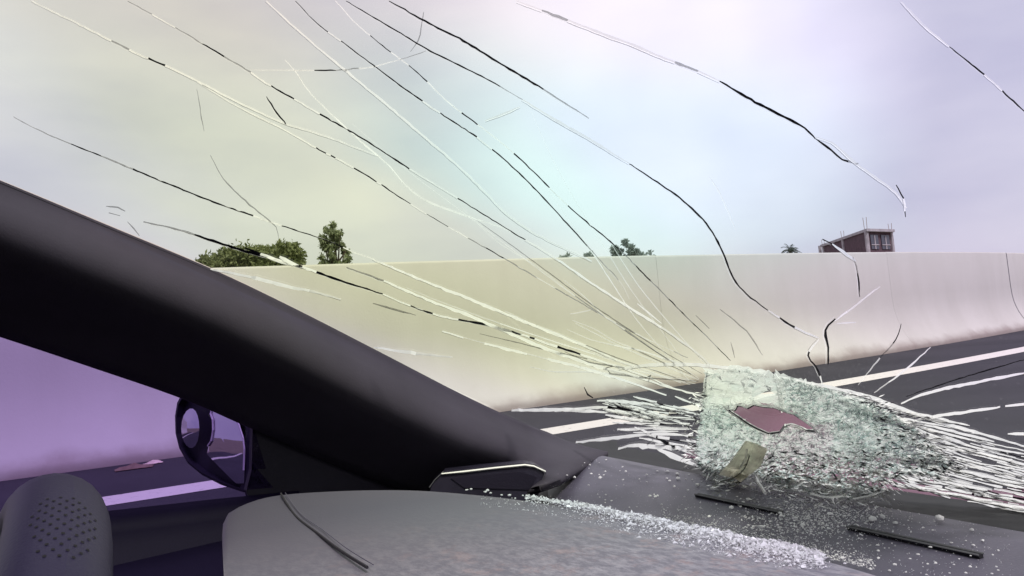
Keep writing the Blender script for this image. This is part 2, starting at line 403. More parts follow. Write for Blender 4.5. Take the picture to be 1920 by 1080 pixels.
for i, (a, b, yt, lab) in enumerate([(1050, 1068, 474, 'tiny treetop just showing over the wall, left of the other tiny one'), (1096, 1112, 469, 'tiny treetop showing over the wall nearer the grey tree'), (1206, 1222, 468, 'tiny sprig of leaves over the wall right of the grey tree')]):
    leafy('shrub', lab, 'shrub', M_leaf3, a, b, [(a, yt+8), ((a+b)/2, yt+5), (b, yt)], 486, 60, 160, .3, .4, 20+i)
def palm(px, py, D):
    c = atd(px, py+8, D); root = thing('palm_tree', 'small dark palm with arching fronds left of the brick building', 'palm', (c.x, c.y, 0)); r = random.Random(4)
    t = MB(); t.tube([(0, 0, 0), (.1, 0, c.z*.5), (0, 0, c.z)], [.2, .15, .14], 8); t.build('trunk', M_bark, root)
    for k in range(26):
        az = r.uniform(0, 6.283); el = r.uniform(-.1, 1.35); L = r.uniform(.85, 1.35); m = MB(); pts = []
        for q in range(8):
            s_ = q/7; pts.append(Vector((math.cos(az)*math.cos(el)*L*s_, math.sin(az)*math.cos(el)*L*s_, math.sin(el)*L*s_-.9*s_*s_*L*(.35+.5*math.cos(el)))))
        for q in range(7):
            d = (pts[q+1]-pts[q]); side = d.cross(Vector((0, 0, 1)));
            if side.length < .01: side = Vector((1, 0, 0))
            side.normalize()
            for sg in (-1, 1):
                p = pts[q]; m.add([p, p+d*.5, p+side*sg*.24+d*.6-Vector((0, 0, .08))], [(0, 1, 2)])
        m.tube(pts, .018, 3); o = m.build('frond', M_leaf4, root); o.location = (0, 0, c.z)
    return root
M_leaf4 = foliage('palm_leaf', (.05, .065, .045), (.10, .12, .08))
palm(1482, 462, 70)

# ---- brick building behind the wall
def building():
    M_br = simple('dark_brick', (.105, .058, .072), .9, nscale=3); M_fr = simple('pale_render', (.42, .37, .39), .8, nscale=2); M_win = simple('dark_window', (.05, .045, .07), .2)
    M_rb = simple('rusty_rebar', (.30, .22, .2), .8)
    A = atd(1545, 470, 83); B = atd(1628, 470, 72); C = atd(1674, 470, 76)
    root = thing('brick_building', 'small dark brick building with pale columns and bare roof rods behind the wall', 'building', (B.x, B.y, 0)); o0 = Vector((B.x, B.y, 0))
    zt = atd(1628, 434, 72).z
    A.z = B.z = C.z = 0
    def face(P, Q, n, kind):
        d = (Q-P); L = d.length; d.normalize(); nrm = Vector((d.y, -d.x, 0)); 
        if nrm.dot(-P) < 0: nrm = -nrm
        m = MB(); m.prism([P-o0, Q-o0, Q-o0+Vector((0, 0, zt)), P-o0+Vector((0, 0, zt))], -nrm*.2); fixn(m.build('wall', M_br, root))
        for i in range(n+1):
            c = P+d*L*i/n-o0; m = MB(); h = .17
            pr = [c-d*h+nrm*.12, c+d*h+nrm*.12, c+d*h-nrm*.1, c-d*h-nrm*.1]; m.prism(pr, (0, 0, zt)); fixn(m.build('column', M_fr, root))
        m = MB(); z1 = zt-1.72
        m.prism([P-o0+nrm*.1+Vector((0, 0, z1-.12)), Q-o0+nrm*.1+Vector((0, 0, z1-.12)), Q-o0+nrm*.1+Vector((0, 0, z1)), P-o0+nrm*.1+Vector((0, 0, z1))], -nrm*.25); fixn(m.build('floor_slab', M_fr, root))
        if kind:
            for a, b in ((.12, .42), (.55, .88)):
                p, q = P+d*L*a-o0, P+d*L*b-o0; m = MB(); z0 = zt-1.45; m.prism([p+nrm*.02+Vector((0, 0, z0)), q+nrm*.02+Vector((0, 0, z0)), q+nrm*.02+Vector((0, 0, zt-.25)), p+nrm*.02+Vector((0, 0, zt-.25))], nrm*.05)
                f = fixn(m.build('window', M_win, root)); mm = MB(); c = (p+q)/2+nrm*.09
                mm.tube([c+Vector((0, 0, z0)), c+Vector((0, 0, zt-.3))], .06, 4); mm.tube([p+nrm*.09+Vector((0, 0, z0+.35)), q+nrm*.09+Vector((0, 0, z0+.35))], .05, 4); mm.build('mullion', M_fr, f)
    face(A, B, 2, 0); face(B, C, 1, 1)
    m = MB(); D_ = A+(C-B); ov = lambda p: (p-o0)+((p-(A+C)/2).normalized()*.5)
    m.prism([ov(A)+Vector((0, 0, zt)), ov(B)+Vector((0, 0, zt)), ov(C)+Vector((0, 0, zt)), ov(D_)+Vector((0, 0, zt))], (0, 0, .22)); fixn(m.build('roof', M_fr, root))
    for p, h in ((A, .5), ((A+B)/2, .6), (B, 1.0), (C, .6)):
        for dx in (-.12, .12):
            m = MB(); q = p-o0+Vector((dx, 0, zt+.2)); q = q*1.0; m.tube([q, q+Vector((dx*.3, 0, h))], .025, 4); m.build('roof_rod', M_rb, root)
    pl = MB(); P = A+(A-B).normalized()*1.2-o0; pl.tube([P, P+Vector((0, 0, zt+.2))], .16, 6); pl.build('post', M_fr, root)
building()

# ------------------------------------------------------------------ the car
car = thing('car', 'dark car interior behind a shattered windshield, seen from the front seat', 'car')
def part(mb, name, mat, parent=car, smooth=False, fix=True, **k):
    o = mb.build(name, mat, parent, smooth, **k); return fixn(o) if fix else o

# windshield plane
gA = onx(1080, 835, -.72); gB = onx(0, 340, -.60); gC = onz(1910, 962, -.142)
gN = (gB-gA).cross(gC-gA).normalized()
if gN.z < 0: gN = -gN
def gl(x, y): return onpl(x, y, gA, gN)
gd_ = (gB-gA).normalized(); gx = Vector((1, 0, 0)); gx = (gx-gN*gx.dot(gN)).normalized()
def onglass(X, Yv):   # world point on the glass at x, y
    z = gA.z-(gN.x*(X-gA.x)+gN.y*(Yv-gA.y))/gN.z; return Vector((X, Yv, z))
# glass outline: left edge along the pillar, base line, right edge mirrored
Lb, Lt = gA+(gA-gB)*.06, gA+(gB-gA)*1.16
Cb = gC+(gC-gA).normalized()*.02
wm = MB()
pl_ = [Lt, Lb, onglass(-.45, (Lb.y+Cb.y)/2), onglass(0.0, Cb.y+.01), onglass(.45, Cb.y), onglass(.72, Lb.y), onglass(.58, Lt.y)]
wm.prism([p for p in pl_], gN*.0045)
shield = part(wm, 'windshield', M_side, label='shattered laminated windshield with long cracks and a jagged hole')

TINTS = [(1860, 540, .15, (.955, .90, .985)), (1850, 150, .24, (.925, .91, .995)), (430, 90, .14, (1.0, .935, .89)), (860, 60, .09, (1.0, .94, .965)), (560, 330, .20, (.975, .985, .87)), (720, 560, .27, (.965, .985, .86)), (1000, 640, .24, (.965, .99, .86)),
         (1060, 360, .12, (.87, .985, .95)), (1350, 330, .07, (.90, .95, 1.0)), (1180, 740, .10, (.95, .99, .94)), (250, 480, .12, (1.0, .965, .955))]
M_wind = thin_glass('windshield_glass', cast_tint, refl=.25).m; shield.data.materials[0] = M_wind
# cracks -------------------------------------------------------
def crack_mesh(path, w, tones, off=0.0, jit=.5, seed=0, into=None, halo=None):
    r = random.Random(seed); P = spline([(x, y, 0) for x, y in path], 9 if len(path) > 2 else 12)
    P = [Vector((p.x+r.gauss(0, jit), p.y+r.gauss(0, jit), 0)) for p in P]; n = len(P)
    m = into or MB(); rings = []
    for i, p in enumerate(P):
        t = (P[min(i+1, n-1)]-P[max(i-1, 0)]).normalized(); q = Vector((-t.y, t.x, 0)); ww = w*(.78 if 'd' in tones or 'm' in tones else 1)*(.35+.65*min(1, 3*i/n+.15, 3*(n-1-i)/n+.15))*r.uniform(.75, 1.25)
        c = p+q*off
        a = gl(c.x-q.x*ww/2, c.y-q.y*ww/2); b = gl(c.x+q.x*ww/2, c.y+q.y*ww/2); mid = (a+b)/2
        hh = (a-b).length; rings.append([a-gN*.0003, mid-gN*(.0003+hh*.22), b-gN*.0003, mid+gN*.0002])
    L = len(tones)
    for i in range(n-1):
        k = tones[min(L-1, int(i/(n-1)*L))]
        if k == 'm': k = r.choice('wwd') if (i//3) % 2 else 'd'
        if k == '.': continue
        mi = 'wdgf'.index(k)
        if off and halo: mi = {0: 2, 1: 3, 2: 3, 3: 2}[mi]
        m.add(rings[i]+rings[i+1], [(0, 1, 5, 4), (1, 2, 6, 5)], mi)
    return m
CR = [
 ([(60,0),(100,20),(145,42),(250,95),(318,125),(370,150),(430,182),(500,215),(540,232),(600,250),(660,272),(715,293)],4,'wwwwgwdwwwwwwwwwww'),
 ([(370,152),(450,200),(530,240),(600,280),(640,300),(700,335),(760,375),(800,400)],3.2,'wwwwwwmwdmdw'),
 ([(800,400),(860,435),(920,468),(960,492),(1000,515),(1060,550),(1130,590),(1200,628),(1290,670)],2.4,'dwgdgg.gg.gf.g'),
 ([(240,0),(320,45),(380,80),(460,128),(500,155),(545,180),(600,212),(680,258),(760,310),(850,365),(930,415),(985,448)],3.4,'gwgdgwdwddddwwddd'),
 ([(985,448),(1045,485),(1110,530),(1180,575),(1240,612),(1300,655),(1340,690)],4,'wwwwwwwfff'),
 ([(470,130),(540,130),(620,130),(690,125),(720,118),(750,110),(775,103),(800,93)],3,'wwwdgwwg'),
 ([(500,180),(520,210),(538,232)],3.6,'d'),
 ([(500,0),(545,42),(600,90),(660,140),(720,190),(790,250),(860,310),(920,370),(950,400),(1000,435),(1060,465),(1110,488)],4,'w'),
 ([(535,110),(560,140),(580,170),(640,230),(690,275),(730,310),(760,345),(800,375),(880,405),(940,425),(985,448)],3,'wfwwwwfwwww'),
 ([(555,0),(595,42),(640,75),(700,120),(760,165),(840,220),(880,245),(910,268),(960,310),(1020,370),(1070,425),(1120,480),(1165,530),(1180,560)],3.2,'ddmddddwddwddddddgg.'),
 ([(630,0),(668,42),(695,65),(725,90),(760,115),(795,145),(830,180),(860,205),(920,250),(980,300),(1050,370),(1100,415),(1160,465),(1220,525),(1280,585),(1330,635),(1370,675)],3,'wwdwdwwdwwddwdddgdgddgd'),
 ([(650,0),(720,42),(760,65),(800,90),(860,120),(920,150),(980,185)],3.4,'ddddddg'),
 ([(980,185),(1040,222),(1110,262),(1180,305)],5,'w'),
 ([(1180,305),(1240,345),(1290,382),(1330,425),(1355,470),(1375,520),(1400,550),(1440,580)],4.6,'d'),
 ([(1440,580),(1490,612),(1535,632)],4,'wdww'),
 ([(730,0),(805,42),(870,75),(940,118),(1010,160),(1060,192),(1105,220)],5,'dddddddgg'),
 ([(970,0),(1080,42),(1130,62),(1180,80),(1240,105),(1300,128),(1350,150)],6,'wgwwwwgw'),
 ([(1350,150),(1400,180),(1460,212),(1500,232),(1530,258)],6.5,'d'),
 ([(1530,258),(1560,280),(1580,298),(1610,305)],5,'dddg'),
 ([(1530,256),(1560,265),(1600,300),(1640,330),(1680,360),(1700,388)],5,'w'),
 ([(1680,345),(1690,362),(1697,380),(1698,405)],4,'ddwd'),
 ([(1690,0),(1735,48),(1780,85)],5,'fw'),
 ([(1780,85),(1830,125),(1860,150),(1900,187),(1935,220)],4,'ddwdd'),
 ([(25,218),(100,255),(200,295),(300,337),(400,377),(500,412),(560,432),(610,448),(660,470),(700,485)],2.6,'ggdgddddwddw'),
 ([(700,485),(800,527),(900,567),(1000,608),(1080,640),(1160,675),(1190,685)],4,'wwwwwf'),
 ([(370,165),(375,200),(383,245)],1.6,'g'),
 ([(395,290),(420,335),(460,375),(500,408),(518,425),(523,450)],2.0,'g'),
 ([(270,415),(330,428),(400,450),(455,468),(520,485),(570,500),(640,525),(718,550)],4,'ggdddwwddd'),
 ([(718,550),(770,572),(830,592),(900,605),(960,620),(1020,640),(1080,660),(1140,680),(1200,700),(1260,725)],3.6,'wdwdgmwdwwww'),
 ([(460,464),(500,478),(530,490),(568,498)],5,'dwwd'),
 ([(525,480),(545,490),(568,500)],5,'w'),
 ([(650,500),(720,525),(800,560),(880,590),(960,625),(1040,658),(1120,685),(1180,700),(1240,720),(1330,745)],4,'gwwwwwwfww'),
 ([(395,503),(480,520),(540,535),(600,548),(640,560)],3.6,'wwwf'),
 ([(200,386),(222,388),(235,395)],2,'g'), ([(205,398),(225,404)],2,'g'), ([(240,415),(262,440)],1.6,'g'),
 ([(702,650),(760,658),(810,664),(850,668)],3,'wwff'),
 ([(700,568),(780,590)],2,'g'),
 ([(830,620),(900,640),(980,660),(1060,680),(1100,690),(1180,715),(1250,740)],3.4,'w.ww.wwwwww'),
 ([(1330,330),(1350,360),(1380,430)],3,'wff'),
 ([(1600,480),(1608,510),(1612,555)],3.6,'gdd'),
 ([(1650,535),(1600,575),(1565,600)],3,'ffw'),
 ([(1567,596),(1548,618),(1553,650),(1553,682)],6,'d'),
 ([(1535,635),(1515,665),(1530,685),(1543,720)],4.5,'fddw'),
 ([(1570,605),(1605,603)],3,'w'),
 ([(1690,605),(1680,635),(1650,670),(1610,720)],3,'dgff'),
 ([(1745,650),(1700,690),(1640,735)],3,'wwf'),
 ([(1350,578),(1400,620),(1430,665)],2.2,'g'), ([(1305,590),(1330,615)],2,'g'), ([(1370,640),(1378,670)],2,'g'),
 ([(910,225),(945,212),(975,198)],4,'w'), ([(795,20),(790,50),(785,75),(770,95)],2.2,'g'),
 ([(1195,568),(1240,605)],3,'w'), ([(1070,588),(1110,580)],3,'f'),
 ([(1542,447),(1560,455)],5,'dw'), ([(1560,455),(1580,470),(1605,488)],5,'w'),
 ([(1460,705),(1560,725),(1640,745),(1720,775),(1800,800),(1870,820),(1930,838)],5,'w'),
 ([(1500,722),(1600,752),(1700,787),(1780,820),(1840,842)],5,'w'),
 ([(1560,742),(1660,777),(1740,812),(1800,838)],5,'w'),
 ([(1600,735),(1680,762),(1760,790),(1840,812)],4,'w'),
 ([(1690,755),(1740,735),(1820,717),(1930,696)],5,'w'),
 ([(1700,790),(1760,778),(1830,768),(1875,762)],5,'w'), ([(1885,760),(1935,754)],5,'w'),
 ([(1890,812),(1935,811)],4,'w'),
 ([(1700,742),(1800,708),(1930,670)],2.6,'d'),
 ([(1160,690),(1220,683),(1300,682),(1380,690),(1440,703),(1470,712)],5,'w'),
 ([(1326,695),(1322,740),(1320,780)],4,'dw'), ([(1455,700),(1465,740),(1466,772)],7,'w'),
 ([(1145,700),(1135,690),(1150,685)],3,'d'), ([(1210,708),(1220,702),(1216,714)],3,'d'), ([(1095,725),(1102,738),(1112,745)],3,'d'),
 ([(960,768),(1060,766),(1140,772)],4,'w'), ([(1040,770),(1140,762),(1240,775)],4,'wwdw'), ([(1120,750),(1180,752),(1260,770)],4,'w'),
 ([(1080,828),(1160,818),(1230,812),(1300,815)],3.6,'w'), ([(1160,840),(1190,833),(1230,835),(1310,838)],5,'w'),
 ([(1215,832),(1225,822)],4,'d'), ([(1230,838),(1270,855),(1310,872)],5,'w'),
 ([(1190,800),(1222,812),(1250,828),(1300,850)],4,'wdw'),
]
for i, (path, w, t) in enumerate(CR):
    m = crack_mesh(path, w, t, seed=i, jit=.35)
    if w >= 3.2: crack_mesh(path, w*.3, t, off=w*.68, seed=i, jit=.3, into=m, halo=True)
    if len(path) > 5 and len(set(t)) > 1: crack_mesh(path, 1.5, 'f', seed=i+900, jit=.1, into=m)
    m.build('crack', CM, shield)
# radiating splinters left and right of the impact
def flowR(x, y):      # slope of the streaks on the right
    return interp([(700, .30), (800, .27), (900, .22), (960, .2)], y)
r = random.Random(31)
for k in range(17):      # hairlines fanning away from the impact
    an = R(r.uniform(4, 62)); L = r.uniform(160, 620)*(1 if k % 3 else 1.5); x0, y0 = 1325+r.uniform(-50, 40), 705+r.uniform(-12, 18); pts = []
    for q in range(7):
        t = q/6; a_ = an*(1+.12*t); pts.append((x0-math.cos(a_)*L*t+r.gauss(0, 3)*t, y0-math.sin(a_)*L*t*.92+r.gauss(0, 3)*t))
    crack_mesh(pts, r.uniform(1.0, 2.2), r.choice(['f', 'f', 'fg', 'gf', 'g', 'fwf']), seed=1500+k, jit=.15).build('crack', CM, shield)
r = random.Random(11); cnt = 0
fine = MB()
for k in range(250):
    if r.random() < .62:
        x = r.uniform(1600, 1900); lo = 735+(x-1600)*.30; hi = 905+(x-1640)*.20; y = lo+(hi-lo)*(r.random()**.75) ; L = r.uniform(40, 260)*(1 if k < 130 else .5)
        sgn = 1; sl_ = flowR(x, y)+r.gauss(0, .04)
    else:
        x = r.uniform(1130, 1320); lo = 745-(x-1130)*.05; hi = 795+(x-1130)*.42; y = r.uniform(lo, hi); L = r.uniform(15, 120); sl_ = interp([(740, .28), (790, .06), (860, .05)], y)+r.gauss(0, .09)
    pts = [(x, y)]; n = max(2, int(L/18))
    for q in range(n): pts.append((pts[-1][0]+L/n, pts[-1][1]+L/n*(sl_+r.gauss(0, .035))))
    w = r.uniform(1.4, 3.4); t = r.choice(['w', 'w', 'w', 'f', 'w.w', 'www.w'])
    if pts[-1][0] > 1322 and pts[0][0] < 1322: continue
    m = crack_mesh(pts, w, t, seed=500+k, jit=.18)
    crack_mesh(pts, w*.6, 'd' if 'w' in t else 'w', off=w*.85, seed=500+k, jit=.18, into=m)
    if k < 220: m.build('crack', CM, shield)
    else: fine.add(m.v, m.f, 0); fine.m[-len(m.m):] = m.m
fine.build('splinter_lines', CM, shield, kind='stuff')

# crushed sheet round the hole ---------------------------------
HOLE = [(1357,762),(1366,766),(1376,768),(1381,758),(1392,760),(1400,764),(1412,757),(1432,761),(1450,762),(1468,769),(1490,776),(1508,789),(1522,799),(1532,810),(1512,809),(1500,803),(1484,798),(1470,800),(1462,812),(1440,815),(1420,806),(1402,796),(1384,783),(1368,772)]
OUT = [(1322,698),(1380,690),(1450,703),(1500,716),(1560,732),(1640,760),(1700,792),(1745,830),(1790,868),(1760,893),(1700,888),(1660,905),(1650,928),(1600,937),(1520,925),(1470,915),(1440,905),(1405,885),(1385,905),(1345,905),(1312,885),(1303,850),(1308,810),(1318,750)]
def inside(p, poly):
    x, y = p; c = False; n = len(poly)
    for i in range(n):
        x1, y1 = poly[i]; x2, y2 = poly[(i+1) % n]
        if (y1 > y) != (y2 > y) and x < (x2-x1)*(y-y1)/(y2-y1)+x1: c = not c
    return c
def edge_d(p, poly):
    P = Vector((*p, 0)); d = 1e9
    for i in range(len(poly)):
        a = Vector((*poly[i], 0)); b = Vector((*poly[(i+1) % len(poly)], 0)); t = max(0, min(1, (P-a).dot(b-a)/(b-a).length_squared)); d = min(d, (a+(b-a)*t-P).length)
    return d
def sheet_pt(x, y, extra=0):
    d = ray(x, y); tg = (gA-EYE).dot(gN)/d.dot(gN); td = (-.128)/d.z if d.z < 0 else 9
    b = .085*max(0, min(1, (y-760)/110))*max(0, min(1, (1720-x)/120, (x-1300)/40)) + .012
    t = min(tg*(1-b), td*.985); return EYE+d*t*(1-extra)
r = random.Random(5)
pts = []
for poly, st in ((OUT, 7), (HOLE, 5)):
    for i in range(len(poly)):
        a = Vector(poly[i]); b = Vector(poly[(i+1) % len(poly)]); n = max(1, int((b-a).length/st))
        for k in range(n):
            p = a.lerp(b, k/n); q = p+Vector((r.gauss(0, 5), r.gauss(0, 3))) if poly is OUT else p; pts.append(q)
while len(pts) < 5200:
    p = (r.uniform(1300, 1800), r.uniform(685, 940))
    if p[1] < 757 and p[0] < 1462 and r.random() < .88: continue
    if inside(p, OUT) and not inside(p, HOLE): pts.append(Vector(p))
vv, ee, ff, _, _, _ = delaunay_2d_cdt([Vector((p.x*.55, p.y)) for p in pts], [], [], 0, .01)
sm = MB(); pos = []
for v in vv:
    x, y = v.x/.55, v.y; pos.append((x, y, sheet_pt(x, y, r.gauss(0, .0045) if y > 775 or x > 1480 else r.gauss(0, .0015))))
base_sheet = MB(); M_fb = frost('crushed_glass_base', (.93, .98, .96), .72, .88, 120)
for f in ff:
    cx_ = sum(pos[i][0] for i in f)/3; cy_ = sum(pos[i][1] for i in f)/3
    if inside((cx_, cy_), HOLE) or not inside((cx_, cy_), OUT): continue
    sz = max(abs(pos[f[0]][0]-pos[f[1]][0]), abs(pos[f[1]][0]-pos[f[2]][0]))
    if sz > 40: continue
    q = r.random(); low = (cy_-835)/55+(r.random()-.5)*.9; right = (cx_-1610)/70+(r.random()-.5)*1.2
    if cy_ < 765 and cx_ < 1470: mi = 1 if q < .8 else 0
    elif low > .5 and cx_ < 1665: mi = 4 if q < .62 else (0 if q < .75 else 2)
    elif right > .5: mi = 2 if q < .38 else (0 if q < .58 else 1)
    elif 1430 < cx_ < 1560 and cy_ > 795: mi = 3 if q < .6 else 0
    else: mi = 0 if q < .75 else (1 if q < .9 else 2)
    if low < .75 and right < .9: base_sheet.add([pos[i][2]+gN*.0015 for i in f], [(0, 1, 2)])
    if low > .75 or right > .9:
        if r.random() < .14: continue
    # separate facets, slightly apart: each is its own splinter of glass
    c = Vector((0, 0, 0)); P = [pos[i][2] for i in f]; c = (P[0]+P[1]+P[2])/3; P = [c+(p-c)*.95 for p in P]
    n = (P[1]-P[0]).cross(P[2]-P[0]).normalized(); tilt = Vector((r.gauss(0, 1), r.gauss(0, 1), r.gauss(0, 1)))*.0008
    P = [p+tilt*(k-1) for k, p in enumerate(P)]; th = n*.0009
    sm.add(P, [(0, 1, 2)], mi)
base_sheet.build('crushed_glass', M_fb, shield, kind='stuff', smooth=True)
sm.build('crushed_glass', [M_f1, M_f2, M_f3, M_f4, M_f5], shield, kind='stuff')
# hole rim: bright broken edge
rm = MB(); rp = [sheet_pt(x, y, .002) for x, y in HOLE+[HOLE[0]]]
rm.tube(rp, .0007, 5); rm.build('hole_rim', M_cw, shield)
rm = MB(); rp = [sheet_pt(1500+(x-1500)*.97-1, 786+(y-786)*.93, .0) for x, y in HOLE+[HOLE[0]]]
rm.tube(rp, .0006, 4); rm.build('hole_edge', M_cd, shield)
# glints and slivers over the sagging part
ch = MB(); r = random.Random(21)
def sliver(x, y, L, w, ang, mi, lift=.004, th=.0008):
    a = (math.cos(ang)*L/2, math.sin(ang)*L/2); b = (-math.sin(ang)*w/2, math.cos(ang)*w/2)
    P = [sheet_pt(x-a[0], y-a[1], lift), sheet_pt(x-a[0]*.2-b[0], y-a[1]*.2-b[1], lift), sheet_pt(x+a[0], y+a[1], lift), sheet_pt(x+a[0]*.1+b[0], y+a[1]*.1+b[1], lift)]
    n = Vector((0, 0, th)); ch.add([P[0], P[1], P[2], P[3]], [(0, 1, 2), (0, 2, 3)], mi)
for k in range(2100):
    x = r.uniform(1320, 1790); 
    y = r.uniform(760, 935) if x < 1700 else r.uniform(800, 900)
    if not inside((x, y), OUT) or inside((x, y), HOLE): continue
    low = y > 845 or x > 1640
    if not low and r.random() < .8: continue
    L = r.uniform(5, 22)*(1.0 if low else .7); w = r.uniform(1.5, 4)
    ang = r.gauss(.1 if x > 1450 else -.5, .35) if low else r.gauss(0, .6)
    mi = r.choice([0, 0, 2, 1, 3]) if low else r.choice([0, 0, 0, 3, 2])
    sliver(x, y, L, w, ang, mi, r.uniform(.002, .012))
for k in range(1500):    # ragged fringe round the crushed patch
    i = r.randrange(len(OUT)); a = Vector(OUT[i]); b = Vector(OUT[(i+1) % len(OUT)]); p = a.lerp(b, r.random()); c_ = Vector((1520, 805)); d_ = (p-c_).normalized()
    p = p+d_*(abs(r.gauss(0, 16))-6)
    if p.y < 735 or p.y > 960 or (p.x < 1320 and p.y > 880): continue
    an = math.atan2(d_.y, d_.x) if p.x > 1650 else r.gauss(.1, .5)
    sliver(p.x, p.y, r.uniform(4, 18), r.uniform(1, 2.8), an, r.choice([0, 0, 2, 3, 1]), r.uniform(.001, .006))
ch.build('glass_slivers', [M_cw, M_cd, M_shard, M_f5], shield, kind='stuff')
# torn flap of interlayer
fl = MB(); rows = []
for i in range(10):
    rows.append([])
    for j in range(7):
        u, v = i/9, j/6
        x = 1350+u*30+v*48+4*math.sin(5*u); y = 898-u*5-v*62+10*u*v+14*(1-v)*(u-.5)**2+u*18*(1-v*.5)-10
        x += (u*26)*(1-abs(v-.5)); rows[-1].append(sheet_pt(x, y, .014+.01*math.sin(u*7+v*3)+.004*math.sin(v*11)+r.gauss(0, .0012)))
fl.grid(rows); o = fl.build('torn_flap', M_flap, shield, label='beige torn flap of windshield interlayer'); md = o.modifiers.new('s', 'SOLIDIFY'); md.thickness = .0012
for (pth, w_, mi) in [([(1400,842),(1398,860),(1385,880),(1370,895)], 6, M_cw), ([(1414,888),(1422,905),(1435,925)], 8, M_shard), ([(1405,855),(1395,880),(1372,898),(1350,902)], 3, M_cd), ([(1318,885),(1335,868),(1352,852)], 4, M_cw), ([(1520,925),(1550,932),(1580,930)], 5, M_cw), ([(1600,935),(1635,928),(1658,920)], 4, M_cw)]:
    m = MB(); m.tube([sheet_pt(x, y, .02) for x, y in spline([(a, b, 0) for a, b in pth], 8) for x, y in [(x_y.x, x_y.y) for x_y in [Vector((x, y, 0))]]] if False else [sheet_pt(q.x, q.y, .02) for q in spline([(a, b, 0) for a, b in pth], 8)], w_*.00014, 5); m.build('glass_strand', mi, shield)

# bonnet beyond the glass: buckled upwards in front of the hole
bn = MB(); rows = []
for i in range(26):
    yy = .60+1.15*i/25; row = []
    for j in range(41):
        xx = -.86+1.72*j/40
        z = -.178-.17*(i/25)**.9-.05*abs(xx/.86)**3
        z += .135*math.exp(-((xx+.662)/.135)**4-((yy-.78)/.10)**2)+.036*math.exp(-((yy-.67)/.07)**2)*(1 if xx > -.5 else max(0, (xx+.62)/.12))
        z += .004*math.sin(xx*31+yy*17)*math.exp(-((xx+.55)/.3)**2)
        row.append(Vector((xx, yy, 1.25+z)))
    rows.append(row)
bn.grid(rows); o = part(bn, 'bonnet', M_maroon, smooth=True, label='maroon bonnet buckled upwards beyond the hole'); md = o.modifiers.new('s', 'SOLIDIFY'); md.thickness = .004; md.offset = 0
# lower front bodywork, so that the car is closed from outside
bd = MB(); bd.box((-.86, .60, .35), (.86, 1.74, .84)); part(bd, 'front_body', M_body)
for xa, xb in ((-.90, -.80), (.80, .90)):
    bd = MB(); bd.box((xa, -2.4, .3), (xb, .60, 1.06)); part(bd, 'door', M_body)
# cowl
cw = MB(); cw.add([(-.80, .585, 1.10), (.80, .585, 1.10), (.80, .63, 1.07), (-.80, .63, 1.07), (-.80, .585, 1.0), (.80, .585, 1.0), (.80, .63, 1.0), (-.80, .63, 1.0)], [(0, 1, 2, 3), (4, 7, 6, 5), (0, 4, 5, 1), (1, 5, 6, 2), (2, 6, 7, 3), (3, 7, 4, 0)]); part(cw, 'cowl', M_rubber)

# pillar ------------------------------------------------------
def resample(tbl, ts):
    P = spline([(x, y, 0) for x, y in tbl], 4); arcs = [0]
    for i in range(len(P)-1): arcs.append(arcs[-1]+(P[i+1]-P[i]).length)
    return [(float(np.interp(t*arcs[-1], arcs, [p.x for p in P])), float(np.interp(t*arcs[-1], arcs, [p.y for p in P]))) for t in ts]
NS = 40; ts = [i/NS for i in range(NS+1)]
E0 = resample([(-400,190),(-200,262),(0,341),(200,424),(400,508),(550,580),(700,657),(850,735),(950,783),(1010,808),(1060,829),(1100,842),(1140,852)], ts)
E9 = resample([(-400,505),(-200,560),(0,623),(170,680),(345,741),(480,800),(640,870),(760,915),(850,940),(960,930),(1050,905)], ts)
def Xpl(x): return interp([(-400, -.55), (0, -.60), (400, -.64), (700, -.68), (950, -.71), (1080, -.72), (1330, -.60)], x)
rows = []
fr_ = [(0, -.004, 0), (.03, -.001, 0), (.08, .006, 0), (.16, .026, 0), (.25, .040, 0), (.34, .049, 0), (.41, .050, 0), (.50, .044, 0), (.70, .022, 0), (.92, .003, 0), (1.0, -.004, 0), (1.005, -.05, 0)]
for k, (fq, dx, _) in enumerate(fr_):
    row = []
    for i in range(NS+1):
        x = E0[i][0]*(1-fq)+E9[i][0]*fq; y = E0[i][1]*(1-fq)+E9[i][1]*fq
        Xa = Xpl(E0[i][0]) if E0[i][0] < 1080 else -.72; Xb = interp([(-400, -.655), (0, -.70), (170, -.718), (345, -.733), (600, -.742), (1130, -.745)], E9[i][0])
        X = Xa*(1-fq)+Xb*fq+dx
        p = onx(x, y, X)
        if E0[i][0] > 985: p = p.lerp(onz(x, y, -.1275-.0045*max(0, (E0[i][0]-1060)/80)), min(1, (E0[i][0]-985)/100)**1.5) if ray(x, y).z < 0 else p
        row.append(p)
    rows.append(row)
pm = MB(); pm.grid(rows); pil = part(pm, 'a_pillar', M_pillar, smooth=True, label='dark trimmed left windshield pillar')
md = pil.modifiers.new('s', 'SOLIDIFY'); md.thickness = .006; md.offset = 0
sp = MB(); sp.tube([onx(x, y-2.2, Xpl(x)-.004) for x, y in E0 if x < 975], .0006, 5); sp.build('edge_halo', M_halo, pil)  # added pale line, drawn as the sharpening halo along the glass edge
sp = MB(); sp.tube([onx(x, y+3, Xpl(x)-.002) for x, y in E0 if x < 975], .0013, 5); sp.build('rubber_seal', M_rubber, pil)
sp = MB(); sp.tube([onx(x, y+1.5, interp([(-400, -.64), (0, -.70), (345, -.735), (1130, -.745)], x)-.006) for x, y in E9 if x < 350], .0006, 5); sp.build('window_halo', M_lilac, pil)  # added lilac line, drawn as the bright halo on the window's upper edge
# mirrored pillar on the far side
o = ob('a_pillar', pil.data, car); o.scale = (-1, 1, 1); o.modifiers.new('s', 'SOLIDIFY').thickness = .006

